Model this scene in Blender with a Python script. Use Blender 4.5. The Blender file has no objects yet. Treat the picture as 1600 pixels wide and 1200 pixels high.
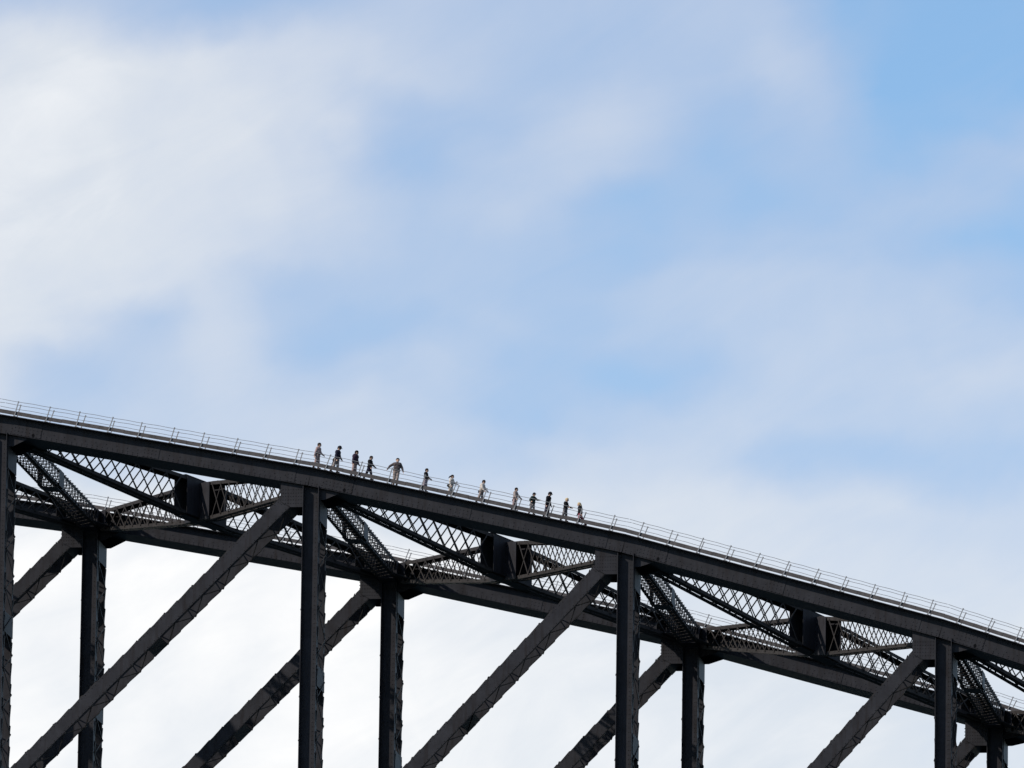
import bpy, bmesh, math, random
from mathutils import Vector, Matrix
random.seed(7)
R = math.radians
scene = bpy.context.scene
col = scene.collection

# ------------------------------------------------------------------ camera
P = 18.29            # panel length of the truss (m)
W = 30.0             # distance between the two trusses (m)
F_PX = 17560.0       # focal length in photo pixels (1600 wide)
D, OB, EL, ROLL, XC = 647.15, 0.14222, 0.195805, 0.014065, 29.65
CAM_Z = 4.0
Z0 = CAM_Z + D * math.sin(EL)          # height of the fitted reference level above the water
cam_pos = Vector((XC + D * math.cos(EL) * math.sin(OB), -D * math.cos(EL) * math.cos(OB), CAM_Z))
fw = Vector((-math.cos(EL) * math.sin(OB), math.cos(EL) * math.cos(OB), math.sin(EL)))
rt = fw.cross(Vector((0, 0, 1))).normalized()
up = rt.cross(fw)
rt2 = math.cos(ROLL) * rt + math.sin(ROLL) * up
up2 = -math.sin(ROLL) * rt + math.cos(ROLL) * up
cd = bpy.data.cameras.new('camera')
cam = bpy.data.objects.new('camera', cd)
col.objects.link(cam)
cam.matrix_world = Matrix(((rt2.x, up2.x, -fw.x, cam_pos.x), (rt2.y, up2.y, -fw.y, cam_pos.y),
                           (rt2.z, up2.z, -fw.z, cam_pos.z), (0, 0, 0, 1)))
cd.sensor_width = 36.0
cd.lens = F_PX / 1600.0 * 36.0
cd.clip_start = 1.0
cd.clip_end = 60000.0
scene.camera = cam
scene.render.resolution_x, scene.render.resolution_y = 1024, 768

# ------------------------------------------------------------------ light
SUN = Vector((-1.30, -1.0, 1.14)).normalized()     # towards the sun: left, camera side, high
sun_el = math.asin(SUN.z)
sd = bpy.data.lights.new('sun', 'SUN')
sd.energy = 5.0
sd.angle = R(0.53)
sd.color = (1.0, 0.94, 0.86)
so = bpy.data.objects.new('sun', sd)
col.objects.link(so)
so.rotation_euler = (-SUN).to_track_quat('-Z', 'Y').to_euler()
so.location = (0, 0, 300)

world = bpy.data.worlds.new('World')
scene.world = world
world.use_nodes = True
wn, wl = world.node_tree.nodes, world.node_tree.links
wn.clear()


def wnode(t, **kw):
    n = wn.new(t)
    for k, v in kw.items():
        setattr(n, k, v)
    return n


def wmath(op, a, b=None, c=None, clamp=False):
    n = wnode('ShaderNodeMath', operation=op, use_clamp=clamp)
    for i, v in enumerate((a, b, c)):
        if v is None:
            continue
        if isinstance(v, (int, float)):
            n.inputs[i].default_value = v
        else:
            wl.new(v, n.inputs[i])
    return n.outputs[0]


SKY_STRENGTH = 0.15
out = wnode('ShaderNodeOutputWorld')
bg = wnode('ShaderNodeBackground')
bg.inputs['Strength'].default_value = SKY_STRENGTH
sky = wnode('ShaderNodeTexSky', sky_type='NISHITA')
sky.sun_disc = False
sky.sun_elevation = sun_el
sky.sun_rotation = math.atan2(SUN.x, SUN.y)
sky.altitude = 0
sky.air_density = 1.0
sky.dust_density = 0.1
sky.ozone_density = 4.0
tc = wnode('ShaderNodeTexCoord')
dirv = tc.outputs['Generated']
# soft wandering of the cloud edges
nz = wnode('ShaderNodeTexNoise')
nz.inputs['Scale'].default_value = 70.0
nz.inputs['Detail'].default_value = 6.0
nz.inputs['Roughness'].default_value = 0.5
wl.new(dirv, nz.inputs['Vector'])
nsep = wnode('ShaderNodeSeparateXYZ')
wl.new(nz.outputs['Color'], nsep.inputs[0])
sep = wnode('ShaderNodeSeparateXYZ')
wl.new(dirv, sep.inputs[0])
az = wmath('ARCTAN2', sep.outputs[0], sep.outputs[1])
el = wmath('ARCSINE', sep.outputs[2])
# azimuth and elevation of the stretch of sky behind the bridge, scaled to 0..1
hw = 800.0 / F_PX
hh = 600.0 / F_PX
u = wmath('MULTIPLY_ADD', wmath('ADD', az, OB), math.cos(EL) / (2 * hw), 0.5)
v = wmath('MULTIPLY_ADD', wmath('SUBTRACT', el, EL), -1.0 / (2 * hh), 0.5)
uw = wmath('ADD', u, wmath('MULTIPLY_ADD', nsep.outputs[0], 0.13, -0.065))
vw = wmath('ADD', v, wmath('MULTIPLY_ADD', nsep.outputs[1], 0.13, -0.065))
ROWS = [
    (0.000, (.40, .48, .36, .26, .28, .36, .44, .45, .40, .40, .42, .46, .38, .08, .02, .00, .00)),
    (0.083, (.76, .83, .81, .79, .68, .64, .56, .48, .40, .40, .41, .36, .47, .34, .05, .00, .02)),
    (0.150, (.85, .85, .80, .78, .73, .64, .35, .34, .39, .55, .46, .25, .34, .33, .02, .06, .26)),
    (0.200, (.85, .83, .80, .76, .71, .50, .27, .36, .43, .49, .40, .17, .26, .27, .12, .28, .36)),
    (0.260, (.83, .81, .78, .74, .71, .56, .43, .42, .49, .35, .18, .25, .16, .25, .36, .32, .12)),
    (0.320, (.83, .80, .77, .72, .61, .50, .45, .40, .37, .31, .28, .35, .36, .35, .30, .12, .00)),
    (0.370, (.80, .77, .72, .66, .41, .40, .41, .38, .35, .35, .44, .45, .48, .47, .42, .32, .20)),
    (0.425, (.80, .72, .46, .62, .53, .32, .27, .34, .41, .35, .42, .45, .46, .51, .48, .47, .44)),
    (0.480, (.70, .44, .48, .62, .59, .48, .43, .48, .33, .27, .22, .33, .48, .53, .54, .54, .52)),
    (0.540, (.64, .52, .55, .62, .63, .60, .57, .40, .27, .39, .48, .53, .52, .47, .48, .48, .46)),
    (0.590, (.66, .64, .62, .62, .63, .64, .61, .52, .45, .59, .62, .53, .36, .35, .36, .34, .36)),
    (0.667, (.90, .89, .87, .84, .80, .76, .72, .70, .72, .74, .74, .73, .71, .68, .64, .61, .60)),
    (0.750, (.96, .96, .96, .95, .95, .93, .92, .90, .87, .84, .81, .79, .77, .74, .72, .71, .70)),
    (0.833, (.97, .94, .97, 1.0, 1.0, .98, .94, .92, .90, .87, .84, .81, .79, .78, .76, .75, .75)),
    (1.000, (.94, .93, .91, .90, .92, .94, .93, .91, .89, .87, .85, .83, .82, .81, .79, .79, .79)),
]
dens = None
for k, (vv, vals) in enumerate(ROWS):
    ramp = wnode('ShaderNodeValToRGB')
    cr = ramp.color_ramp
    cr.interpolation = 'CARDINAL'
    n = len(vals)
    while len(cr.elements) < n:
        cr.elements.new(0.5)
    for e, (i, val) in zip(cr.elements, enumerate(vals)):
        e.position = i / (n - 1)
        e.color = (val, val, val, 1)
    wl.new(uw, ramp.inputs[0])
    if dens is None:
        dens = ramp.outputs[0]
    else:
        mr = wnode('ShaderNodeMapRange', interpolation_type='SMOOTHSTEP')
        wl.new(vw, mr.inputs[0])
        mr.inputs[1].default_value = ROWS[k - 1][0]
        mr.inputs[2].default_value = vv
        mx = wnode('ShaderNodeMix', data_type='FLOAT')
        wl.new(mr.outputs[0], mx.inputs[0])
        wl.new(dens, mx.inputs[2])
        wl.new(ramp.outputs[0], mx.inputs[3])
        dens = mx.outputs[0]
# the same broken cloud cover over the rest of the sky
gz = wnode('ShaderNodeTexNoise')
gz.inputs['Scale'].default_value = 9.0
gz.inputs['Detail'].default_value = 6.0
gz.inputs['Roughness'].default_value = 0.5
wl.new(dirv, gz.inputs['Vector'])
gmr = wnode('ShaderNodeMapRange')
wl.new(gz.outputs[0], gmr.inputs[0])
gmr.inputs[1].default_value = 0.42
gmr.inputs[2].default_value = 0.80
gmr.inputs[3].default_value = 0.0
gmr.inputs[4].default_value = 1.0
du = wmath('ABSOLUTE', wmath('SUBTRACT', u, 0.5))
dv = wmath('ABSOLUTE', wmath('SUBTRACT', v, 0.5))
om = wnode('ShaderNodeMapRange', interpolation_type='SMOOTHSTEP')
wl.new(wmath('MAXIMUM', du, dv), om.inputs[0])
om.inputs[1].default_value = 0.6
om.inputs[2].default_value = 1.1
mx = wnode('ShaderNodeMix', data_type='FLOAT')
wl.new(om.outputs[0], mx.inputs[0])
wl.new(dens, mx.inputs[2])
wl.new(gmr.outputs[0], mx.inputs[3])
dens = mx.outputs[0]
# fine wisps
fz = wnode('ShaderNodeTexNoise')
fz.inputs['Scale'].default_value = 90.0
fz.inputs['Detail'].default_value = 7.0
fz.inputs['Roughness'].default_value = 0.55
fz.inputs['Distortion'].default_value = 0.6
wl.new(dirv, fz.inputs['Vector'])
dens = wmath('ADD', dens, wmath('MULTIPLY_ADD', fz.outputs[0], 0.14, -0.07), clamp=True)
# wisps drawn out by the wind, rising to the right
cuv = wnode('ShaderNodeCombineXYZ')
wl.new(wmath('MULTIPLY', u, 1.333), cuv.inputs[0])
wl.new(v, cuv.inputs[1])
smp = wnode('ShaderNodeMapping', vector_type='POINT')
smp.inputs['Rotation'].default_value = (0, 0, R(27))
smp.inputs['Scale'].default_value = (1, 1, 1)
wl.new(cuv.outputs[0], smp.inputs[0])
smp2 = wnode('ShaderNodeMapping')
smp2.inputs['Scale'].default_value = (3.2, 9.0, 1.0)
wl.new(smp.outputs[0], smp2.inputs[0])
sz = wnode('ShaderNodeTexNoise')
sz.inputs['Scale'].default_value = 1.0
sz.inputs['Detail'].default_value = 8.0
sz.inputs['Roughness'].default_value = 0.58
sz.inputs['Distortion'].default_value = 0.5
wl.new(smp2.outputs[0], sz.inputs['Vector'])
dens = wmath('ADD', dens, wmath('MULTIPLY_ADD', sz.outputs[0], 0.26, -0.13), clamp=True)
cr_n = wnode('ShaderNodeValToRGB')
cr = cr_n.color_ramp
cr.elements[0].position = 0.30
cr.elements[0].color = (.66, .65, .745, 1)
cr.elements[1].position = 1.0
cr.elements[1].color = (1.02, 1.02, 1.02, 1)
e = cr.elements.new(0.8)
e.color = (.82, .83, .85, 1)
wl.new(dens, cr_n.inputs[0])
csc = wnode('ShaderNodeVectorMath', operation='SCALE')
wl.new(cr_n.outputs[0], csc.inputs[0])
csc.inputs['Scale'].default_value = 1.0 / SKY_STRENGTH
skc = wnode('ShaderNodeVectorMath', operation='MULTIPLY')
wl.new(sky.outputs[0], skc.inputs[0])
skc.inputs[1].default_value = (1.0, 1.035, 1.025)
cmix = wnode('ShaderNodeMix', data_type='RGBA')
wl.new(dens, cmix.inputs[0])
wl.new(skc.outputs[0], cmix.inputs[6])
wl.new(csc.outputs[0], cmix.inputs[7])
wl.new(cmix.outputs[2], bg.inputs[0])
wl.new(bg.outputs[0], out.inputs[0])

scene.view_settings.view_transform = 'Standard'
scene.view_settings.look = 'None'
scene.view_settings.exposure = 0.0
scene.view_settings.gamma = 1.0
scene.view_settings.use_curve_mapping = False


# ------------------------------------------------------------------ materials
def material(name, rgb, rough=0.6, spec=0.2, mottle=0.25, scale=1.2, streak=0.0, bump=0.0, metal=0.0):
    m = bpy.data.materials.new(name)
    m.use_nodes = True
    nt = m.node_tree
    b = nt.nodes['Principled BSDF']
    b.inputs['Roughness'].default_value = rough
    b.inputs['Specular IOR Level'].default_value = spec
    b.inputs['Metallic'].default_value = metal
    geo = nt.nodes.new('ShaderNodeNewGeometry')
    no = nt.nodes.new('ShaderNodeTexNoise')
    no.inputs['Scale'].default_value = scale
    no.inputs['Detail'].default_value = 8.0
    no.inputs['Roughness'].default_value = 0.65
    nt.links.new(geo.outputs['Position'], no.inputs['Vector'])
    r = nt.nodes.new('ShaderNodeValToRGB')
    lo = [c * (1 - mottle) for c in rgb]
    hi = [c * (1 + mottle) for c in rgb]
    r.color_ramp.elements[0].position = 0.32
    r.color_ramp.elements[0].color = (*lo, 1)
    r.color_ramp.elements[1].position = 0.68
    r.color_ramp.elements[1].color = (*hi, 1)
    nt.links.new(no.outputs[0], r.inputs[0])
    c = r.outputs[0]
    if streak:
        mp = nt.nodes.new('ShaderNodeMapping')
        mp.inputs['Scale'].default_value = (5, 5, 0.5)
        nt.links.new(geo.outputs['Position'], mp.inputs[0])
        n2 = nt.nodes.new('ShaderNodeTexNoise')
        n2.inputs['Scale'].default_value = 1.0
        n2.inputs['Detail'].default_value = 5.0
        nt.links.new(mp.outputs[0], n2.inputs['Vector'])
        r2 = nt.nodes.new('ShaderNodeValToRGB')
        r2.color_ramp.elements[0].position = 0.5
        r2.color_ramp.elements[0].color = (0, 0, 0, 1)
        r2.color_ramp.elements[1].position = 0.72
        r2.color_ramp.elements[1].color = (streak, streak, streak, 1)
        nt.links.new(n2.outputs[0], r2.inputs[0])
        mxx = nt.nodes.new('ShaderNodeMix')
        mxx.data_type = 'RGBA'
        nt.links.new(r2.outputs[0], mxx.inputs[0])
        nt.links.new(c, mxx.inputs[6])
        mxx.inputs[7].default_value = (rgb[0] * .62, rgb[1] * .5, rgb[2] * .42, 1)
        c = mxx.outputs[2]
    nt.links.new(c, b.inputs['Base Color'])
    if bump:
        bn = nt.nodes.new('ShaderNodeBump')
        bn.inputs['Strength'].default_value = bump
        bn.inputs['Distance'].default_value = 0.02
        n3 = nt.nodes.new('ShaderNodeTexNoise')
        n3.inputs['Scale'].default_value = 9.0
        n3.inputs['Detail'].default_value = 3.0
        nt.links.new(geo.outputs['Position'], n3.inputs['Vector'])
        nt.links.new(n3.outputs[0], bn.inputs['Height'])
        nt.links.new(bn.outputs[0], b.inputs['Normal'])
    return m


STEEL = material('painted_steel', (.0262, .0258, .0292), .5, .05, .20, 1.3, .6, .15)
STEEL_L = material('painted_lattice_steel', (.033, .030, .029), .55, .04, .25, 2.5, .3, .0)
RAIL = material('galvanised_rail', (.19, .19, .195), .5, .3, .15, 5.0)
BOARD = material('weathered_kick_board', (.066, .060, .060), .75, .15, .3, 3.0, .3)
HOLE_SHADE = material('opening_shade', (.006, .006, .007), .9, .0, .1, 3.0)  # near-black that paints the shade inside the drain holes
WATERM = material('harbour_water', (.010, .022, .028), .6, .08, .3, .02)


# ------------------------------------------------------------------ mesh helpers
class MB:
    def __init__(self):
        self.v, self.f = [], []

    def add(self, vs, fs):
        n = len(self.v)
        self.v += [tuple(p) for p in vs]
        self.f += [tuple(i + n for i in q) for q in fs]

    def frame_box(self, c, a, b, d):
        """box about c with half-axis vectors a, b, d"""
        c, a, b, d = Vector(c), Vector(a), Vector(b), Vector(d)
        vs = [c + sx * a + sy * b + sz * d for sx in (-1, 1) for sy in (-1, 1) for sz in (-1, 1)]
        self.add(vs, [(0, 1, 3, 2), (4, 6, 7, 5), (0, 4, 5, 1), (2, 3, 7, 6), (0, 2, 6, 4), (1, 5, 7, 3)])

    def bar(self, p0, p1, w, t, nrm):
        """flat bar from p0 to p1, width w, thickness t along nrm"""
        p0, p1, nrm = Vector(p0), Vector(p1), Vector(nrm).normalized()
        a = (p1 - p0) / 2
        s = a.cross(nrm).normalized()
        nrm = s.cross(a).normalized()
        self.frame_box((p0 + p1) / 2, a, s * w / 2, nrm * t / 2)

    def box(self, x0, x1, y0, y1, z0, z1):
        self.frame_box(((x0 + x1) / 2, (y0 + y1) / 2, (z0 + z1) / 2), ((x1 - x0) / 2, 0, 0), (0, (y1 - y0) / 2, 0), (0, 0, (z1 - z0) / 2))

    def prism(self, pts, off):
        """closed polygon extruded by the vector off"""
        n = len(pts)
        off = Vector(off)
        vs = [Vector(p) for p in pts] + [Vector(p) + off for p in pts]
        fs = [tuple(range(n))[::-1], tuple(range(n, 2 * n))]
        fs += [(i, (i + 1) % n, n + (i + 1) % n, n + i) for i in range(n)]
        self.add(vs, fs)

    def tube(self, pts, r, n=6):
        pts = [Vector(p) for p in pts]
        rings = []
        for i, p in enumerate(pts):
            d = (pts[min(i + 1, len(pts) - 1)] - pts[max(i - 1, 0)]).normalized()
            s = d.cross(Vector((0, 1, 0.01))).normalized()
            t = s.cross(d)
            rings.append([p + r * (math.cos(k * 2 * math.pi / n) * s + math.sin(k * 2 * math.pi / n) * t) for k in range(n)])
        vs = [q for ring in rings for q in ring]
        fs = []
        for i in range(len(pts) - 1):
            for k in range(n):
                fs.append((i * n + k, i * n + (k + 1) % n, (i + 1) * n + (k + 1) % n, (i + 1) * n + k))
        fs += [tuple(range(n))[::-1], tuple(range((len(pts) - 1) * n, len(pts) * n))]
        self.add(vs, fs)

    def rivet(self, p, ax, ay, nrm, r=.032, h=.022):
        p = Vector(p)
        vs = [p + r * (math.cos(k * math.pi / 3) * ax + math.sin(k * math.pi / 3) * ay) for k in range(6)]
        vs += [p + .55 * r * (math.cos(k * math.pi / 3) * ax + math.sin(k * math.pi / 3) * ay) + h * nrm for k in range(6)]
        fs = [(k, (k + 1) % 6, 6 + (k + 1) % 6, 6 + k) for k in range(6)] + [tuple(range(6, 12))]
        self.add(vs, fs)

    def mesh(self, name, mat):
        me = bpy.data.meshes.new(name)
        me.from_pydata(self.v, [], self.f)
        bm = bmesh.new()
        bm.from_mesh(me)
        bmesh.ops.recalc_face_normals(bm, faces=bm.faces)
        bm.to_mesh(me)
        bm.free()
        me.materials.append(mat)
        return me

    def build(self, name, mat, parent=None, kind=None, label=None):
        o = bpy.data.objects.new(name, self.mesh(name, mat))
        col.objects.link(o)
        o.parent = parent
        if kind:
            o['kind'] = kind
        if label:
            o['label'] = label
        return o


def tag(o, label, cat, group=None):
    o['label'] = label
    o['category'] = cat
    if group:
        o['group'] = group
    return o


# a unit bar that every separate lattice or lacing bar shares
ub = MB()
ub.frame_box((0, 0, 0), (.5, 0, 0), (0, .5, 0), (0, 0, .5))
UNIT_BAR = ub.mesh('bar', STEEL_L)


def bar_object(name, p0, p1, w, t, nrm, parent):
    p0, p1, nrm = Vector(p0), Vector(p1), Vector(nrm).normalized()
    a = p1 - p0
    s = a.normalized().cross(nrm).normalized()
    nrm = s.cross(a).normalized()
    c = (p0 + p1) / 2
    o = bpy.data.objects.new(name, UNIT_BAR)
    col.objects.link(o)
    o.parent = parent
    o.matrix_local = Matrix(((a.x, s.x * w, nrm.x * t, c.x), (a.y, s.y * w, nrm.y * t, c.y), (a.z, s.z * w, nrm.z * t, c.z), (0, 0, 0, 1)))
    return o


# ------------------------------------------------------------------ the setting
wm = MB()
S = 15000
wm.add([(-S, -S, 0), (S, -S, 0), (S, S, 0), (-S, S, 0)], [(0, 1, 2, 3)])
wo = wm.build('water', WATERM, None, 'structure')
wo['label'] = 'dark harbour water far below the bridge'

# ------------------------------------------------------------------ bridge
N0, N1 = -2, 5
BOT = {-2: 1.75, -1: -0.15, 0: -2.754, 1: -6.117, 2: -10.249, 3: -15.388, 4: -21.5, 5: -28.6}
CD = 1.0                                   # depth of the top chord
TOP = {i: Z0 + BOT[i] + CD for i in BOT}
LOWD = {-2: 20.8, -1: 21.2, 0: 22.2, 1: 23.9, 2: 25.8, 3: 28.2, 4: 31.0, 5: 34.2}
LOW = {i: TOP[i] - LOWD[i] for i in BOT}
CW, VW = 1.45, 1.30
OVER = 0.44
Yv = Vector((0, 1, 0))


def top_at(x):
    i = min(max(math.floor(x / P), N0), N1 - 1)
    t = (x - i * P) / P
    return TOP[i] * (1 - t) + TOP[i + 1] * t


bridge = bpy.data.objects.new('steel_arch_bridge', None)
col.objects.link(bridge)
tag(bridge, 'dark grey riveted steel truss arch bridge sloping down to the right across the sky', 'bridge')


def riv_row(mb, p0, p1, step, ax, ay, nrm, r=.034):
    p0, p1 = Vector(p0), Vector(p1)
    n = max(1, int((p1 - p0).length / step))
    for k in range(n + 1):
        mb.rivet(p0.lerp(p1, k / n), ax, ay, nrm, r)


for t in (0, 1):
    yc = t * W
    for i in range(N0, N1):
        a, b = Vector((i * P, yc, TOP[i])), Vector((i * P + P, yc, TOP[i + 1]))
        d = b - a
        ax = d.normalized()
        nz_ = Vector((-ax.z, 0, ax.x))
        near_view = 0 <= i <= 3 or i == -1
        # chord: two web plates, inner webs, bottom plate, cover plate with overhang
        m = MB()
        mid = (a + b) / 2

        def slab(y0, y1, h0, h1, lx=0.0):
            c_ = mid + Vector((0, (y0 + y1) / 2, 0)) + nz_ * ((h0 + h1) / 2)
            m.frame_box(c_, d / 2 + ax * lx, (0, (y1 - y0) / 2, 0), nz_ * (h1 - h0) / 2)
        slab(-CW, -CW + .05, -CD, -.003)
        slab(CW - .05, CW, -CD, -.003)
        slab(-CW + .053, CW - .053, -CD + .004, -CD + .05)
        slab(-CW - OVER, CW + OVER, 0, .045, .02)
        slab(-CW - .12, -CW - .003, -CD + .005, -CD + .03)      # bottom flange angle
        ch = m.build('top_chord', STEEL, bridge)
        # splice plates and rivets
        for s0, s1 in ((.9, 2.6), (P * .5 - .5, P * .5 + .5), (P - 1.1, P - .55)):
            p0, p1 = a + ax * s0, a + ax * s1
            m = MB()
            m.frame_box((p0 + p1) / 2 + Vector((0, -CW - .012, 0)) - nz_ * .5, (p1 - p0) / 2, (0, .010, 0), nz_ * .43)
            m.build('splice_plate', STEEL, ch)
        m = MB()
        yf = -CW - .002
        fr = Vector((0, -1, 0))
        off = Vector((0, yf, 0))
        L = d.length
        for hgt, st in ((-.10, .3), (-.60, .62), (-.80, .3), (-.91, .3)):
            riv_row(m, a + off + ax * .2 + nz_ * hgt, a + off + ax * (L - .2) + nz_ * hgt, st, ax, nz_, fr)
        off2 = Vector((0, yf - .02, 0))
        for s0, s1 in ((.9, 2.6), (P * .5 - .5, P * .5 + .5), (P - 1.1, P - .55)):
            k = s0 + .12
            while k < s1:
                riv_row(m, a + off2 + ax * k + nz_ * -.12, a + off2 + ax * k + nz_ * -.9, .16, ax, nz_, fr)
                k += .22
        m.build('rivet_rows', STEEL, ch, 'stuff')
        m = MB()
        c_ = a + ax * 2.15 - nz_ * .82 + Vector((0, -CW - .03, 0))
        m.prism([c_ + .085 * (math.cos(k * math.pi / 6) * ax + math.sin(k * math.pi / 6) * 1.3 * nz_) for k in range(12)], (0, .012, 0))
        m.build('drain_hole_shade', HOLE_SHADE, ch)  # dark disc on the web, painting in the shade of a drain hole
        # walkway: kick board raised above the cover plate, posts, cables
        npost = 10 if i < 2 else 11
        ykn = -CW - OVER + .03
        yfar = ykn + 1.15
        m = MB()
        for k in range(npost):
            s0, s1 = L * k / npost + .03, L * (k + 1) / npost - .03
            p0, p1 = a + ax * s0, a + ax * s1
            sag = random.uniform(-.012, .012)
            m.frame_box((p0 + p1) / 2 + Vector((0, ykn + .05, 0)) + nz_ * (.245 + sag), (p1 - p0) / 2 + ax * .035, (0, .015, 0), nz_ * .11)
        m.build('kick_board', BOARD, bridge)
        for y_ in (ykn, yfar):
            for hgt in (.93, .5):
                hr = MB()
                pts = []
                for k in range(npost):
                    for j in range(3):
                        s_ = (k + j / 3) * L / npost
                        pts.append(a + ax * s_ + Vector((0, y_, 0)) + nz_ * (hgt - .02 * math.sin(math.pi * j / 3)))
                pts.append(a + ax * L + Vector((0, y_, 0)) + nz_ * hgt)
                hr.tube(pts, .015, 5)
                hro = hr.build('handrail_cable', RAIL, bridge)
            for k in range(npost):
                p = a + ax * ((k + .5) * L / npost + random.uniform(-.06, .06)) + Vector((0, y_, 0))
                m = MB()
                lean = ax * random.uniform(-.02, .02)
                h_ = .90 + random.uniform(-.02, .02)
                m.frame_box(p + nz_ * (.046 + h_ / 2) + lean, nz_ * h_ / 2 + lean + ax * .05, ax * .026, (0, .02, 0))
                m.frame_box(p + nz_ * .055, ax * .10, (0, .07, 0), nz_ * .010)
                m.frame_box(p - ax * .07 + nz_ * .16, nz_ * .13 + ax * .055, ax * .014, (0, .014, 0))
                m.frame_box(p + nz_ * (.046 + h_) + lean * 2 + ax * .05, ax * .034, (0, .028, 0), nz_ * .03)
                m.build('handrail_post', RAIL, hro)


lac_count = 0


def laced(mb, p0, p1, sideA, sideB, pitch, w, th, nrm, parent=None, name='lacing_bar', cross=False, s0=0., s1=1.):
    """zigzag (or crossed) bars along p0->p1 between the offsets sideA and sideB"""
    global lac_count
    p0, p1, A, B = Vector(p0), Vector(p1), Vector(sideA), Vector(sideB)
    L = (p1 - p0).length
    n = max(1, round(L * (s1 - s0) / pitch))
    nv = Vector(nrm).normalized()
    for k in range(n):
        t0 = s0 + (s1 - s0) * k / n
        t1 = s0 + (s1 - s0) * (k + 1) / n
        tm = (t0 + t1) / 2
        q0, qm, q1 = p0.lerp(p1, t0), p0.lerp(p1, tm), p0.lerp(p1, t1)
        segs = [(q0 + A, q1 + B, 0), (q0 + B, q1 + A, 1)] if cross else [(q0 + A, qm + B, 0), (qm + B, q1 + A, 1)]
        for e0, e1, lay in segs:
            sh = nv * (th * 1.05 * lay)
            if parent is not None:
                bar_object(name, e0 + sh, e1 + sh, w, th, nv, parent)
                lac_count += 1
            else:
                mb.bar(e0 + sh, e1 + sh, w, th, nv)


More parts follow.
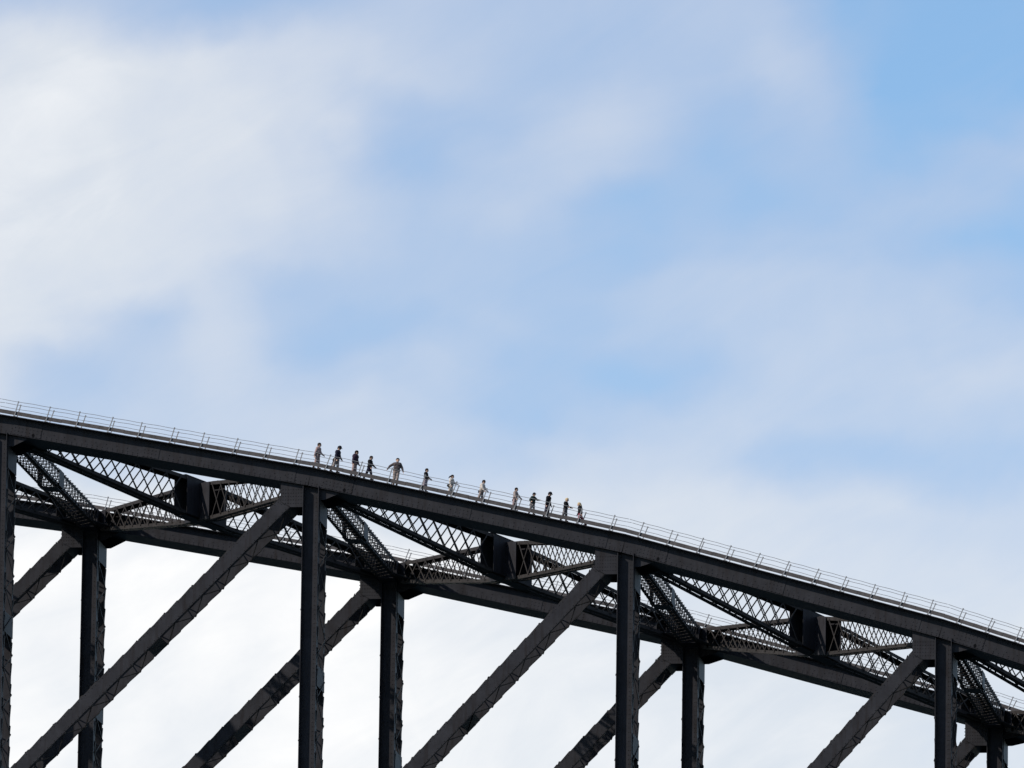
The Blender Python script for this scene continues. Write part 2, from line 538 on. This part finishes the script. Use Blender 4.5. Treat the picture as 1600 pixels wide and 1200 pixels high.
# verticals, diagonals, gussets, bottom chord
for t in (0, 1):
    yc = t * W
    for i in range(N0, N1 + 1):
        x = i * P
        zt, zb = TOP[i] - CD - .01, LOW[i]
        m = MB()
        for s in (-1, 1):                                   # front and back channels
            m.box(x - .43, x + .43, yc + s * (VW - .10) - .02, yc + s * (VW - .10) + .02, zb, zt)
            for fx in (-1, 1):
                y0, y1 = sorted((yc + s * (VW - .28), yc + s * (VW + (.34 if s < 0 else .03))))
                m.box(x + fx * .45 - .018, x + fx * .45 + .018, y0, y1, zb, zt)
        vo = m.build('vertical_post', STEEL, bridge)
        for fx in (-1, 1):                                  # tie plates on the sides
            for z0, z1 in ((zt - 2.0, zt - .75), (zt - 11.6, zt - 10.4), (zb + .6, zb + 1.8)):
                m = MB()
                m.box(x + fx * .495 - .012, x + fx * .495 + .012, yc - VW - .05, yc + VW + .05, z0, z1)
                m.build('tie_plate', STEEL, vo)
        show = (t == 0 and 0 <= i <= 3)
        m = MB()
        for fx in (-1, 1):
            par = vo if (show and fx == 1) else None
            laced(m, (x + fx * .495, yc, zt - 2.1), (x + fx * .495, yc, zb + .5), (0, -VW + .02, 0), (0, VW - .02, 0), 2.44, .075, .035, (fx, 0, 0), par)
        # rivets on the front web and flanges
        for ox in (-.35, .35, .24):
            riv_row(m, (x + ox, yc - VW + .078, zt - .1), (x + ox, yc - VW + .078, zb + .3), .26, Vector((1, 0, 0)), Vector((0, 0, 1)), Vector((0, -1, 0)), .03)
        # bracket ends that stick out along both edges
        k = zt - 2.1
        while k > zb + .5:
            for fx in (-1, 1):
                for s in (-1, 1):
                    yy = yc + s * (VW - .13) - .10
                    m.prism([(x + fx * .47, yy, k + .08), (x + fx * .47, yy, k - .85), (x + fx * .528, yy, k + .02)], (0, .20, 0))
            k -= 1.22
        m.build('lacing_and_rivets', STEEL_L, vo, 'stuff')
        # gusset plates joining chord, vertical and diagonal
        for s in (-1, 1):
            m = MB()
            y0 = yc + s * (VW + .032) - .012
            sl = (TOP[i] - TOP[max(i - 1, N0)]) / P if i > N0 else 0.0
            def Z(dx):
                return top_at(x + dx) - CD + .02
            m.prism([(x - .465, y0, Z(-.465)), (x - 1.8, y0, Z(-1.8)), (x - 1.8, y0, zt - .84), (x - 1.2, y0, zt - 1.18), (x - .465, y0, zt - 1.18)], (0, .024, 0))
            gl = m.build('gusset_plate', STEEL, vo)
            m = MB()
            m.prism([(x + .465, y0, Z(.465)), (x + .465, y0, zt - .78), (x + .75, y0, zt - .78), (x + 1.75, y0, Z(1.75))], (0, .024, 0))
            g = m.build('gusset_plate', STEEL, vo)
            if s == -1:
                m = MB()
                for rr in range(5):
                    for cc in range(9):
                        m.rivet((x - .62 - cc * .15, y0 - .002, zt - .15 - rr * .2), Vector((1, 0, 0)), Vector((0, 0, 1)), Vector((0, -1, 0)), .03)
                m.build('gusset_rivets', STEEL, gl, 'stuff')
    for i in range(N0, N1):
        # diagonal from the top of the right-hand post to the foot of the left-hand post
        p1 = Vector((i * P + P - .55, yc, TOP[i + 1] - .5 - .38))
        p0 = Vector((i * P + .2, yc, LOW[i] + .2))
        d = p1 - p0
        ax = d.normalized()
        nn = Vector((-ax.z, 0, ax.x))                       # up-left normal in the truss plane
        m = MB()
        hw_ = .38
        for s in (-1, 1):
            m.frame_box((p0 + p1) / 2 + Vector((0, s * (VW - .03), 0)), d / 2, nn * hw_, (0, .02, 0))
            for q in (-1, 1):
                m.frame_box((p0 + p1) / 2 + Vector((0, s * (VW - .115), 0)) + nn * q * (hw_ - .012), d / 2 - ax * .01, nn * .014, (0, .06, 0))
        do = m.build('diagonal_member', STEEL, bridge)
        m = MB()
        show = (t == 0 and 0 <= i <= 3)
        for q in (-1, 1):
            par = do if (show and q == -1) else None
            laced(m, p0 + ax * .6 + nn * q * (hw_ + .025), p1 - ax * 1.8 + nn * q * (hw_ + .025), (0, -VW + .08, 0), (0, VW - .08, 0), 2.2, .065, .035, nn * q, par)
            k = .8
            while k < d.length - 1.8:
                for s in (-1, 1):
                    c_ = p0 + ax * k + nn * q * (hw_ + .004) + Vector((0, s * (VW - .10) - .07, 0))
                    m.prism([c_ - ax * .75, c_ + ax * .12, c_ + ax * .04 + nn * q * .045], (0, .14, 0))
                k += 1.1
        for q in (-.8, .8):
            riv_row(m, p0 + nn * q * hw_ + Vector((0, -VW + .008, 0)), p1 + nn * q * hw_ + Vector((0, -VW + .008, 0)), .28, ax, nn, Vector((0, -1, 0)), .03)
        m.build('lacing_and_rivets', STEEL_L, do, 'stuff')
        for q in (-1, 1):
            for k0, k1 in ((d.length - 1.75, d.length - .3), (d.length * .5 - .5, d.length * .5 + .5)):
                m = MB()
                m.frame_box(p0 + ax * (k0 + k1) / 2 + nn * q * (hw_ + .022), ax * (k1 - k0) / 2, (0, VW - .02, 0), nn * .010)
                m.build('tie_plate', STEEL, do)
        # bottom chord
        a, b = Vector((i * P, yc, LOW[i])), Vector((i * P + P, yc, LOW[i + 1]))
        m = MB()
        dd = (b - a).normalized()
        nq = Vector((-dd.z, 0, dd.x))
        m.frame_box((a + b) / 2, (b - a) / 2, (0, CW, 0), nq * .55)
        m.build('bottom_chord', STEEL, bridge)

# lateral struts across the bridge at every panel point
for i in range(N0, N1 + 1):
    x = i * P
    zt, zb = TOP[i] - .10, TOP[i] - 1.12
    y0, y1 = CW + .01, W - CW - .01
    m = MB()
    for fx in (-1, 1):
        for zz in (zt - .09, zb + .09):
            m.box(x + fx * .55 - .012, x + fx * .55 + .012, y0, y1, zz - .09, zz + .09)
        for zz, q in ((zt, 1), (zb, -1)):
            m.box(x + fx * .455 - .08, x + fx * .455 + .08, y0, y1, zz - .012, zz + .012)
    st = m.build('lateral_strut', STEEL_L, bridge)
    m = MB()
    for fx in (-1, 1):
        laced(m, (x + fx * .58, y0 + 1.6, 0), (x + fx * .58, y1 - 1.6, 0), (0, 0, zb + .06), (0, 0, zt - .06), .95, .11, .022, (fx, 0, 0), cross=True)
    for zz, q in ((zt + .03, 1), (zb - .03, -1)):
        laced(m, (x, y0 + 1.6, zz), (x, y1 - 1.6, zz), (-.5, 0, 0), (.5, 0, 0), .95, .11, .022, (0, 0, q), cross=True)
    k = y0 + 1.8
    while k < y1 - 1.6:
        m.box(x - .57, x - .40, k, k + .16, zt + .055, zt + .085)
        m.box(x + .40, x + .57, k, k + .16, zt + .055, zt + .085)
        k += .8
    m.build('lattice_bars', STEEL_L, st, 'stuff')
    ym = (y0 + y1) / 2
    for ya, yb in ((y0, y0 + 1.5), (ym - .75, ym + .75), (y1 - 1.5, y1)):
        for fx in (-1, 1):
            m = MB()
            m.box(x + fx * .645 - .012, x + fx * .645 + .012, ya, yb, zb + .02, zt - .02)
            m.build('tie_plate', STEEL, st)
        m = MB()
        m.box(x - .5, x + .5, ya, yb, zb - .095, zb - .07)
        m.build('tie_plate', STEEL, st)
    # flat node plates under the strut ends
    for ys, yd in ((y0, 1), (y1, -1)):
        for sgn in (-1, 1):
            if not (N0 <= i + sgn * .2 <= N1):
                continue
            zz = lambda dx: top_at(min(max(x + dx, N0 * P), N1 * P - .01)) - 1.0
            pts = [(x + sgn * .63, ys, zz(sgn * .63)), (x + sgn * 2.3, ys, zz(sgn * 2.3)), (x + sgn * 2.0, ys + yd * 1.2, zz(sgn * 2.0)), (x + sgn * .63, ys + yd * 3.0, zz(sgn * .63))]
            m = MB()
            m.prism(pts, (0, 0, .024))
            m.build('node_plate', STEEL, st)

# crossed lateral braces in every panel: fish-bellied lattice girders
BW = .40           # half width of a brace
lat_single = 0
for i in range(N0, N1):
    for kind in (0, 1):
        ya, yb = (0, W) if kind == 0 else (W, 0)
        A = Vector((i * P, ya, TOP[i] - .50))
        B = Vector((i * P + P, yb, TOP[i + 1] - .50))
        d = B - A
        L = d.length
        plan = Vector((d.x, d.y, 0)).normalized()
        side = Vector((-plan.y, plan.x, 0))
        if side.y > 0:
            side = -side                                     # towards the camera
        ax = d.normalized()
        s_in = 2.1 / L
        def half(s):
            # half depth along the girder: shallow at the ends, deep at the crossing
            q = 1 - abs(2 * s - 1)
            return .46 + .58 * min(1.0, max(0.0, (q - .03) / .85))
        def pt(s, w, h):
            return A + d * s + side * (BW * w) + Vector((0, 0, half(s) * h))
        nseg = 12
        m = MB()
        ss = [s_in + (1 - 2 * s_in) * k / nseg for k in range(nseg + 1)]
        for w in (-1, 1):
            for h in (-1, 1):
                for k in range(nseg):
                    p0, p1 = pt(ss[k], w, h), pt(ss[k + 1], w, h)
                    m.bar(p0 - ax * .01, p1 + ax * .01, .20, .024, side)
                    m.bar(p0 - side * w * .165 + Vector((0, 0, h * .10)), p1 - side * w * .165 + Vector((0, 0, h * .10)), .33, .022, (0, 0, 1))
        br = m.build('lateral_brace', STEEL_L, bridge)
        # solid end plates and the plated box at the crossing
        c0, c1 = (.5 - 2.0 / L, .5 + 1.6 / L) if kind == 0 else (.5 - 1.6 / L, .5 + 2.3 / L)
        for w in (-1, 1):
            for s0, s1 in ((s_in, s_in + .9 / L), (c0, c1), (1 - s_in - .9 / L, 1 - s_in)):
                gap = w * 1.22
                m = MB()
                m.prism([pt(s0, gap, -1.08), pt(s1, gap, -1.08), pt(s1, gap, 1.08), pt(s0, gap, 1.08)], side * .02 * w)
                m.build('crossing_plate', STEEL, br)  # darker than the lattice steel, putting the crossing's shadow into the colour
        if kind == 0:
            for h in (-1.12, 1.12):
                m = MB()
                m.prism([pt(c0, -1, h * 1.04), pt(c1, -1, h * 1.04), pt(c1, 1, h * 1.04), pt(c0, 1, h * 1.04)], (0, 0, .02))
                m.build('crossing_plate', STEEL, br)
        # lattice webs
        nb = 24
        mj = MB()
        m2 = MB()
        single = (0 <= i <= 2)
        for w in (1, -1):
            for k in range(nb):
                t0 = s_in + (1 - 2 * s_in) * k / nb
                t1 = s_in + (1 - 2 * s_in) * (k + 1.1) / nb
                if t1 > 1 - s_in + .02:
                    t1 = 1 - s_in
                for lay, (h0, h1) in enumerate(((-.96, .96), (.96, -.96))):
                    mid_ = (t0 + t1) / 2
                    if c0 - .004 < mid_ < c1 + .004:
                        continue
                    e0, e1 = pt(t0, w, h0), pt(t1, w, h1)
                    sh = side * w * (.025 + .03 * lay)
                    if single and w == 1:
                        bar_object('lattice_bar', e0 + sh, e1 + sh, .08, .024, side * w, br)
                        lat_single += 1
                    else:
                        mj.bar(e0 + sh, e1 + sh, .08, .024, side * w)
        for h in (-1, 1):
            nb2 = 30
            for k in range(nb2):
                t0 = s_in + (1 - 2 * s_in) * k / nb2
                t1 = s_in + (1 - 2 * s_in) * (k + 1) / nb2
                if k % 2:
                    mj.bar(pt(t0, -.8, h * 1.12), pt(t1, .8, h * 1.12), .085, .02, (0, 0, 1))
                else:
                    mj.bar(pt(t0, .8, h * 1.12), pt(t1, -.8, h * 1.12), .085, .02, (0, 0, 1))
        mj.build('lattice_bars', STEEL_L, br, 'stuff')
print('lacing single', lac_count, 'lattice single', lat_single)
#PEOPLE
# ------------------------------------------------------------------ people
def cloth(name, rgb, mottle=.18):
    return material(name, rgb, .85, .1, mottle, 9.0)


SKIN = material('skin', (.50, .32, .24), .55, .3, .08, 20.0)
EYE = material('eye_dark', (.01, .01, .01), .3, .4, .05, 20.0)
SHOE = cloth('shoe_dark', (.02, .018, .018))
BELT = cloth('harness_webbing', (.015, .015, .018))
HAIRD = cloth('hair_dark', (.014, .010, .008))
HAIRB = cloth('hair_blond', (.42, .32, .19))
CAPM = cloth('cap_dark', (.012, .012, .016))
CLOTH = {
    'tan': cloth('tan_cloth', (.25, .20, .18)), 'pink': cloth('pinkish_tan_cloth', (.28, .20, .19)),
    'navy': cloth('navy_cloth', (.016, .015, .028)), 'plum': cloth('plum_cloth', (.030, .018, .032)),
    'black': cloth('black_cloth', (.010, .010, .012)), 'cream': cloth('cream_cloth', (.46, .41, .365)),
    'green': cloth('dark_green_cloth', (.022, .034, .030)), 'grey': cloth('grey_cloth', (.11, .10, .105)),
    'lilac': cloth('lilac_grey_cloth', (.28, .23, .26)), 'red': cloth('dull_red_cloth', (.20, .035, .055)),
    'dusk': cloth('dark_violet_cloth', (.035, .028, .045)), 'brown': cloth('brown_grey_cloth', (.075, .06, .06)),
}


def ico(n=1):
    b = bmesh.new()
    bmesh.ops.create_icosphere(b, subdivisions=n, radius=1.0)
    vs = [v.co.copy() for v in b.verts]
    b.free()
    return vs


ICO = ico(2)


def hull_mesh(caps):
    """closed tapered capsules (p0, p1, r0, r1[, flatten y]) gathered in one bmesh"""
    b = bmesh.new()
    for p0, p1, r0, r1 in caps:
        vs = [b.verts.new(p0 + c * r0) for c in ICO]
        if (p1 - p0).length > 1e-5:
            vs += [b.verts.new(p1 + c * r1) for c in ICO]
        r = bmesh.ops.convex_hull(b, input=vs)
        junk = [g for g in r['geom_interior'] + r['geom_unused'] if isinstance(g, bmesh.types.BMVert) and g.is_valid]
        if junk:
            bmesh.ops.delete(b, geom=list(set(junk)), context='VERTS')
    me = bpy.data.meshes.new('caps')
    b.to_mesh(me)
    b.free()
    return me


def fuse(name, caps, voxel, mat, parent, smooth=4):
    """the capsules melted into one continuous surface"""
    o = bpy.data.objects.new('tmp', hull_mesh(caps))
    col.objects.link(o)
    md = o.modifiers.new('r', 'REMESH')
    md.mode = 'VOXEL'
    md.voxel_size = voxel
    sm = o.modifiers.new('s', 'SMOOTH')
    sm.factor = .5
    sm.iterations = smooth
    dg = bpy.context.evaluated_depsgraph_get()
    me = bpy.data.meshes.new_from_object(o.evaluated_get(dg))
    bpy.data.objects.remove(o)
    me.name = name
    me.materials.clear()
    me.materials.append(mat)
    for p in me.polygons:
        p.use_smooth = True
    q = bpy.data.objects.new(name, me)
    col.objects.link(q)
    q.parent = parent
    return q


def pix_ray(x, y):
    return (fw + rt2 * ((x - 800) / F_PX) + up2 * ((600 - y) / F_PX)).normalized()


def proj(p):
    d = p - cam_pos
    z = d.dot(fw)
    return 800 + F_PX * d.dot(rt2) / z, 600 - F_PX * d.dot(up2) / z


YP = -CW - OVER + .03 + .38


def ground_at(px):
    """where a person at photo column px stands on the walkway"""
    x = 0.0
    for _ in range(20):
        q = proj(Vector((x, YP, top_at(x) + .046)))
        x += (px - q[0]) / 26.8
    return Vector((x, YP, top_at(x) + .046))


def person(foot_x, head_x, head_y, yaw, top, legs, hair, label, armL=(0, 10, 20), armR=(0, 10, 20), legA=(12, 8), legB=(-14, 14),
           bulk=1.0, look=0, nod=12, extras=(), suit=False):
    g = ground_at(foot_x)
    gx, gy = proj(g)
    H = (gy - head_y) / (proj(g)[1] - proj(g + Vector((0, 0, 1)))[1])
    lean = (head_x - foot_x) / 26.7 / H
    root = bpy.data.objects.new('person', None)
    col.objects.link(root)
    root.location = g
    tag(root, label, 'person', 'climbers in line on the top of the arch')
    cy, sy = math.cos(R(yaw)), math.sin(R(yaw))

    def T(x, y, z):
        """figure frame (forward, left, up) in units of height -> local frame of the root"""
        X, Y = x * cy - y * sy, x * sy + y * cy
        return Vector(((X + lean * z) * H, Y * H, z * H))
    # ---- skeleton
    def leg(side, hip_deg, knee_deg):
        hip = Vector((0, side * .052, .515))
        a = R(hip_deg)
        knee = hip + Vector((math.sin(a), side * .004, -math.cos(a))) * .235
        a2 = R(hip_deg - knee_deg)
        ank = knee + Vector((math.sin(a2), 0, -math.cos(a2))) * .235
        return hip, knee, ank
    LG = [leg(1, *legA), leg(-1, *legB)]
    drop = min(l[2].z for l in LG) - .040

    def S(v):
        return T(v.x, v.y, v.z - drop) * 1.0
    
    def arm(side, fwd, outw, elbow):
        sh = Vector((-.005, side * (.105 * (.5 + .5 * bulk)), .805))
        a, o_ = R(fwd), R(outw)
        d1 = Vector((math.sin(a) * math.cos(o_), side * math.sin(o_), -math.cos(a) * math.cos(o_)))
        el_ = sh + d1 * .170
        a2 = R(fwd + elbow)
        o2 = R(outw * .6)
        d2 = Vector((math.sin(a2) * math.cos(o2), side * math.sin(o2), -math.cos(a2) * math.cos(o2)))
        wr = el_ + d2 * .150
        return sh, el_, wr, d2
    AL, AR = arm(1, *armL), arm(-1, *armR)
    neck = Vector((.004, 0, .835))
    ln = R(nod)
    lk = R(look)
    hd = Vector((.022 + .02 * math.sin(ln), 0, .918))
    fdir = Vector((math.cos(lk) * math.cos(ln), math.sin(lk), -math.sin(ln)))
    fl = Vector((-math.sin(lk), math.cos(lk), 0))
    fu = fdir.cross(fl)
    h = H

    def cap(p0, p1, r0, r1):
        return (S(p0), S(p1), r0 * h, r1 * h)

    def hcap(p0, p1, r0, r1, k=1.12):
        return cap(hd + (p0 - hd) * k, hd + (p1 - hd) * k, r0 * k, r1 * k)
    # ---- continuous body
    body = [hcap(hd + fu * .012, hd + fu * .014 - fdir * .012, .056, .056), hcap(hd - fu * .016 + fdir * .012, hd - fu * .03 + fdir * .022, .042, .028),
            hcap(hd + fdir * .055 + fu * .004, hd + fdir * .064 - fu * .010, .008, .011),
            hcap(hd + fdir * .052 - fu * .030, hd + fdir * .054 - fu * .030, .011, .011),
            hcap(hd + fl * .050 - fu * .004, hd + fl * .052 - fu * .014, .011, .008), hcap(hd - fl * .050 - fu * .004, hd - fl * .052 - fu * .014, .011, .008),
            cap(neck, hd - fu * .02, .032, .030),
            cap(Vector((0, .05, .775)), Vector((0, -.05, .775)), .060, .060), cap(Vector((0, .035, .66)), Vector((0, -.035, .66)), .058, .058),
            cap(Vector((0, 0, .80)), Vector((0, 0, .55)), .060, .062), cap(Vector((0, .045, .535)), Vector((0, -.045, .535)), .056, .056),
            cap(Vector((0, .07, .81)), neck, .035, .03), cap(Vector((0, -.07, .81)), neck, .035, .03)]
    for hip, knee, ank in LG:
        body += [cap(hip, knee, .050, .033), cap(knee, ank, .034, .021), cap(ank - Vector((.018, 0, .012)), ank + Vector((.075, 0, -.022)), .020, .016)]
    for sgn, (sh, el_, wr, d2) in ((1, AL), (-1, AR)):
        body += [cap(sh, el_, .031, .025), cap(el_, wr, .025, .016)]
        sidev = Vector((0, 1, 0)).cross(d2).normalized() if abs(d2.y) < .9 else Vector((1, 0, 0))
        palm = wr + d2 * .032
        thumb_v = (Vector((1, 0, 0)) - d2 * d2.x).normalized()
        body.append(cap(wr + thumb_v * .008, palm + thumb_v * .010, .011, .010))
        body.append(cap(wr - thumb_v * .008, palm - thumb_v * .010, .011, .010))
        inw = thumb_v.cross(d2) * (-sgn)
        for fi, (o_, ln_) in enumerate(((.017, .030), (.006, .034), (-.006, .031), (-.017, .024))):
            b0 = palm + thumb_v * o_ + d2 * .010
            b1 = b0 + d2 * ln_ * .55
            b2 = b1 + (d2 * .75 + inw * .66) * ln_ * .55
            body += [cap(b0, b1, .0058, .0054), cap(b1, b2, .0054, .0046)]
        t0 = wr + d2 * .012 + thumb_v * .014
        t1 = t0 + (d2 * .6 + thumb_v * .8) * .022
        body += [cap(t0, t1, .0068, .0062), cap(t1, t1 + (d2 * .9 + thumb_v * .3) * .018, .0062, .0052)]
    fuse('body', body, .0088, SKIN, root, 2)
    for sgn in (1, -1):
        e = fuse_eye = MB()
        c_ = S(hd + fdir * .059 + fl * sgn * .022 + fu * .011)
        e.add([c_ + v * .009 * h for v in ICO], EYE_F)
        e.build('eye', EYE, root)
    # ---- clothes
    b = bulk * 1.22
    jk = [cap(Vector((0, .052 * b, .775)), Vector((0, -.052 * b, .775)), .072 * b, .072 * b), cap(Vector((0, .036 * b, .66)), Vector((0, -.036 * b, .66)), .073 * b, .073 * b),
          cap(Vector((0, .042, .555)), Vector((0, -.042, .555)), .072 * b, .072 * b), cap(Vector((0, 0, .79)), Vector((0, 0, .56)), .072 * b, .074 * b),
          cap(Vector((0, .075, .81)), neck - Vector((0, 0, .012)), .042, .040), cap(Vector((0, -.075, .81)), neck - Vector((0, 0, .012)), .042, .040)]
    for sh, el_, wr, d2 in (AL, AR):
        jk += [cap(sh, el_, .043 * b, .036 * b), cap(el_, wr, .036 * b, .027)]
    fuse('jacket', jk, .0125, CLOTH[top], root)
    tr = [cap(Vector((0, .045, .53)), Vector((0, -.045, .53)), .069 * b, .069 * b)]
    for hip, knee, ank in LG:
        tr += [cap(hip, knee, .070, .053), cap(knee, ank + Vector((0, 0, .012)), .052, .040)]
    fuse('trousers', tr, .0125, CLOTH[legs], root)
    for hip, knee, ank in LG:
        fuse('shoe', [cap(ank - Vector((.022, 0, .010)), ank + Vector((.085, 0, -.016)), .034, .026), cap(ank, ank + Vector((0, 0, .03)), .034, .034)], .011, SHOE, root, 2)
    # harness belt with a clip line, waist pouch
    ring = []
    for q in range(17):
        an = q * math.pi / 8
        ring.append(S(Vector((math.cos(an) * .076 * b, math.sin(an) * (.076 * b + .040), .575))))
    mb = MB()
    mb.tube(ring, .018, 6)
    mb.build('belt', BELT, root)
    for (px_, py_, pz_, sz, cm) in extras:
        c_ = Vector((px_, py_, pz_))
        fuse('pouch', [cap(c_ + Vector((0, 0, sz)), c_ - Vector((0, 0, sz)), sz * .9, sz), cap(c_ + Vector((sz * .5, 0, 0)), c_ - Vector((sz * .5, 0, sz * .4)), sz * .9, sz * .9)], .012, cm, root, 2)
    # ---- hair and hats
    back = hd - fdir * .010 + fu * .016
    hm = HAIRB if 'blond' in hair else HAIRD
    hc = [hcap(back + fu * .010, back - fdir * .012 + fu * .004, .0625, .0625), hcap(back - fdir * .028 - fu * .010, back - fdir * .030 - fu * .03, .040, .034)]
    if 'long' in hair:
        hc += [hcap(back - fdir * .04, back - fdir * .055 - fu * .10, .040, .028), hcap(back + fl * .035 - fdir * .02, back + fl * .035 - fdir * .03 - fu * .08, .026, .02), hcap(back - fl * .035 - fdir * .02, back - fl * .035 - fdir * .03 - fu * .08, .026, .02)]
    if 'pony' in hair:
        hc += [hcap(back - fdir * .05 + fu * .01, back - fdir * .10 - fu * .02, .026, .028), hcap(back - fdir * .10 - fu * .02, back - fdir * .135 - fu * .085, .030, .014)]
    fuse('hair', hc, .011, hm, root, 2)
    if 'cap' in hair:
        br_ = hd + fu * .040
        fuse('cap', [hcap(hd + fu * .032 - fdir * .006, hd + fu * .036, .068, .062), hcap(br_ + fdir * .05 + fl * .02, br_ + fdir * .092 + fl * .016 - fu * .008, .010, .009),
                     hcap(br_ + fdir * .05 - fl * .02, br_ + fdir * .092 - fl * .016 - fu * .008, .010, .009), hcap(br_ + fdir * .05, br_ + fdir * .10 - fu * .01, .010, .009)], .010, CAPM, root, 2)
    return root


_b = bmesh.new()
bmesh.ops.create_icosphere(_b, subdivisions=2, radius=1.0)
EYE_F = [tuple(v.index for v in f.verts) for f in _b.faces]
_b.free()

POUCH = BELT
person(494, 498, 692, -12, 'pink', 'pink', 'short', 'person in pinkish tan top and trousers, last and uppermost of the line', armL=(20, 10, 30), armR=(-14, 12, 8), legA=(10, 6), legB=(-8, 10), extras=((-.09, -.06, .56, .034, POUCH),))
person(523, 529, 697, -15, 'navy', 'tan', 'short cap', 'person in navy jacket and dark cap, black bag at the hip over tan trousers', armL=(14, 8, 22), armR=(4, 10, 14), nod=28, extras=((-.10, -.05, .50, .036, POUCH),))
person(552, 556, 704, -8, 'plum', 'pink', 'short', 'bulky person in dark plum jacket over pinkish trousers near the upper end', bulk=1.22, armL=(12, 14, 16), armR=(-6, 14, 12), legA=(8, 4), legB=(-6, 8), nod=20)
person(575, 579, 712, -10, 'black', 'dusk', 'short', 'shorter person in black jacket and dark trousers stepping down with one arm forward', armL=(28, 8, 22), armR=(10, 10, 20), legA=(20, 12), legB=(-20, 6), nod=22)
person(617, 621, 716, -72, 'brown', 'tan', 'short', 'person turned to the camera with one arm stretched out over the handrail', armL=(4, 30, 10), armR=(-6, 58, 12), legA=(6, 4), legB=(-4, 6), nod=2, look=0)
person(663, 666, 732, -10, 'black', 'lilac', 'short', 'slim dark-haired person in black top and lilac grey trousers with forearm forward', armL=(22, 6, 34), armR=(16, 8, 40), legA=(8, 6), legB=(-8, 6), bulk=.9, nod=10, extras=((.07, -.07, .60, .022, CLOTH['cream']),))
person(703, 706, 742, -14, 'cream', 'cream', 'pony', 'person with dark ponytail in a cream suit and black bags on the hip', armL=(30, 8, 40), armR=(0, 12, 26), legA=(8, 6), legB=(-12, 8), bulk=1.05, extras=((-.12, -.06, .55, .04, POUCH), (-.04, -.10, .46, .032, POUCH)))
person(749, 755, 750, -8, 'cream', 'tan', 'short', 'person in cream jacket and tan trousers leaning forward with hand on the rail', armL=(34, 8, 14), armR=(20, 10, 22), legA=(14, 10), legB=(-14, 8), bulk=1.1, nod=24, extras=((-.10, -.05, .52, .03, POUCH),))
person(803, 806, 762, -10, 'tan', 'pink', 'short', 'person with short dark hair in tan top and pinkish trousers, hand forward to the cable', armL=(36, 8, 10), armR=(14, 10, 16), legA=(8, 6), legB=(-8, 10), nod=10, extras=((-.07, -.07, .47, .03, CLOTH['brown']),))
person(830, 834, 770, -30, 'green', 'grey', 'short cap', 'person in dark green top and cap with light pouches reaching forward', armL=(50, 8, 30), armR=(-10, 30, 70), legA=(14, 10), legB=(-10, 8), nod=4, extras=((-.07, -.06, .56, .03, CLOTH['cream']), (-.09, -.05, .48, .034, POUCH), (.05, -.06, .47, .022, CLOTH['cream'])))
person(853, 858, 769, -12, 'black', 'dusk', 'short cap', 'tall person in black jacket, dark trousers and cap, looking down', armL=(10, 8, 12), armR=(-4, 8, 10), legA=(8, 4), legB=(-8, 6), nod=26, extras=((-.06, -.08, .52, .022, CLOTH['tan']),))
person(881, 885, 778, -14, 'black', 'grey', 'blond', 'blond person in dark jacket and grey trousers with hands held in front', armL=(26, 6, 44), armR=(18, 8, 50), legA=(12, 8), legB=(-12, 12), nod=16, bulk=.95, extras=((-.02, -.09, .44, .026, CLOTH['cream']),))
person(908, 905, 784, 196, 'black', 'red', 'blond long', 'long-haired blond person in black jacket and red trousers in wide stride, lowest of the line', armL=(-12, 10, 14), armR=(10, 12, 20), legA=(24, 6), legB=(-22, 8), nod=14, bulk=1.05)
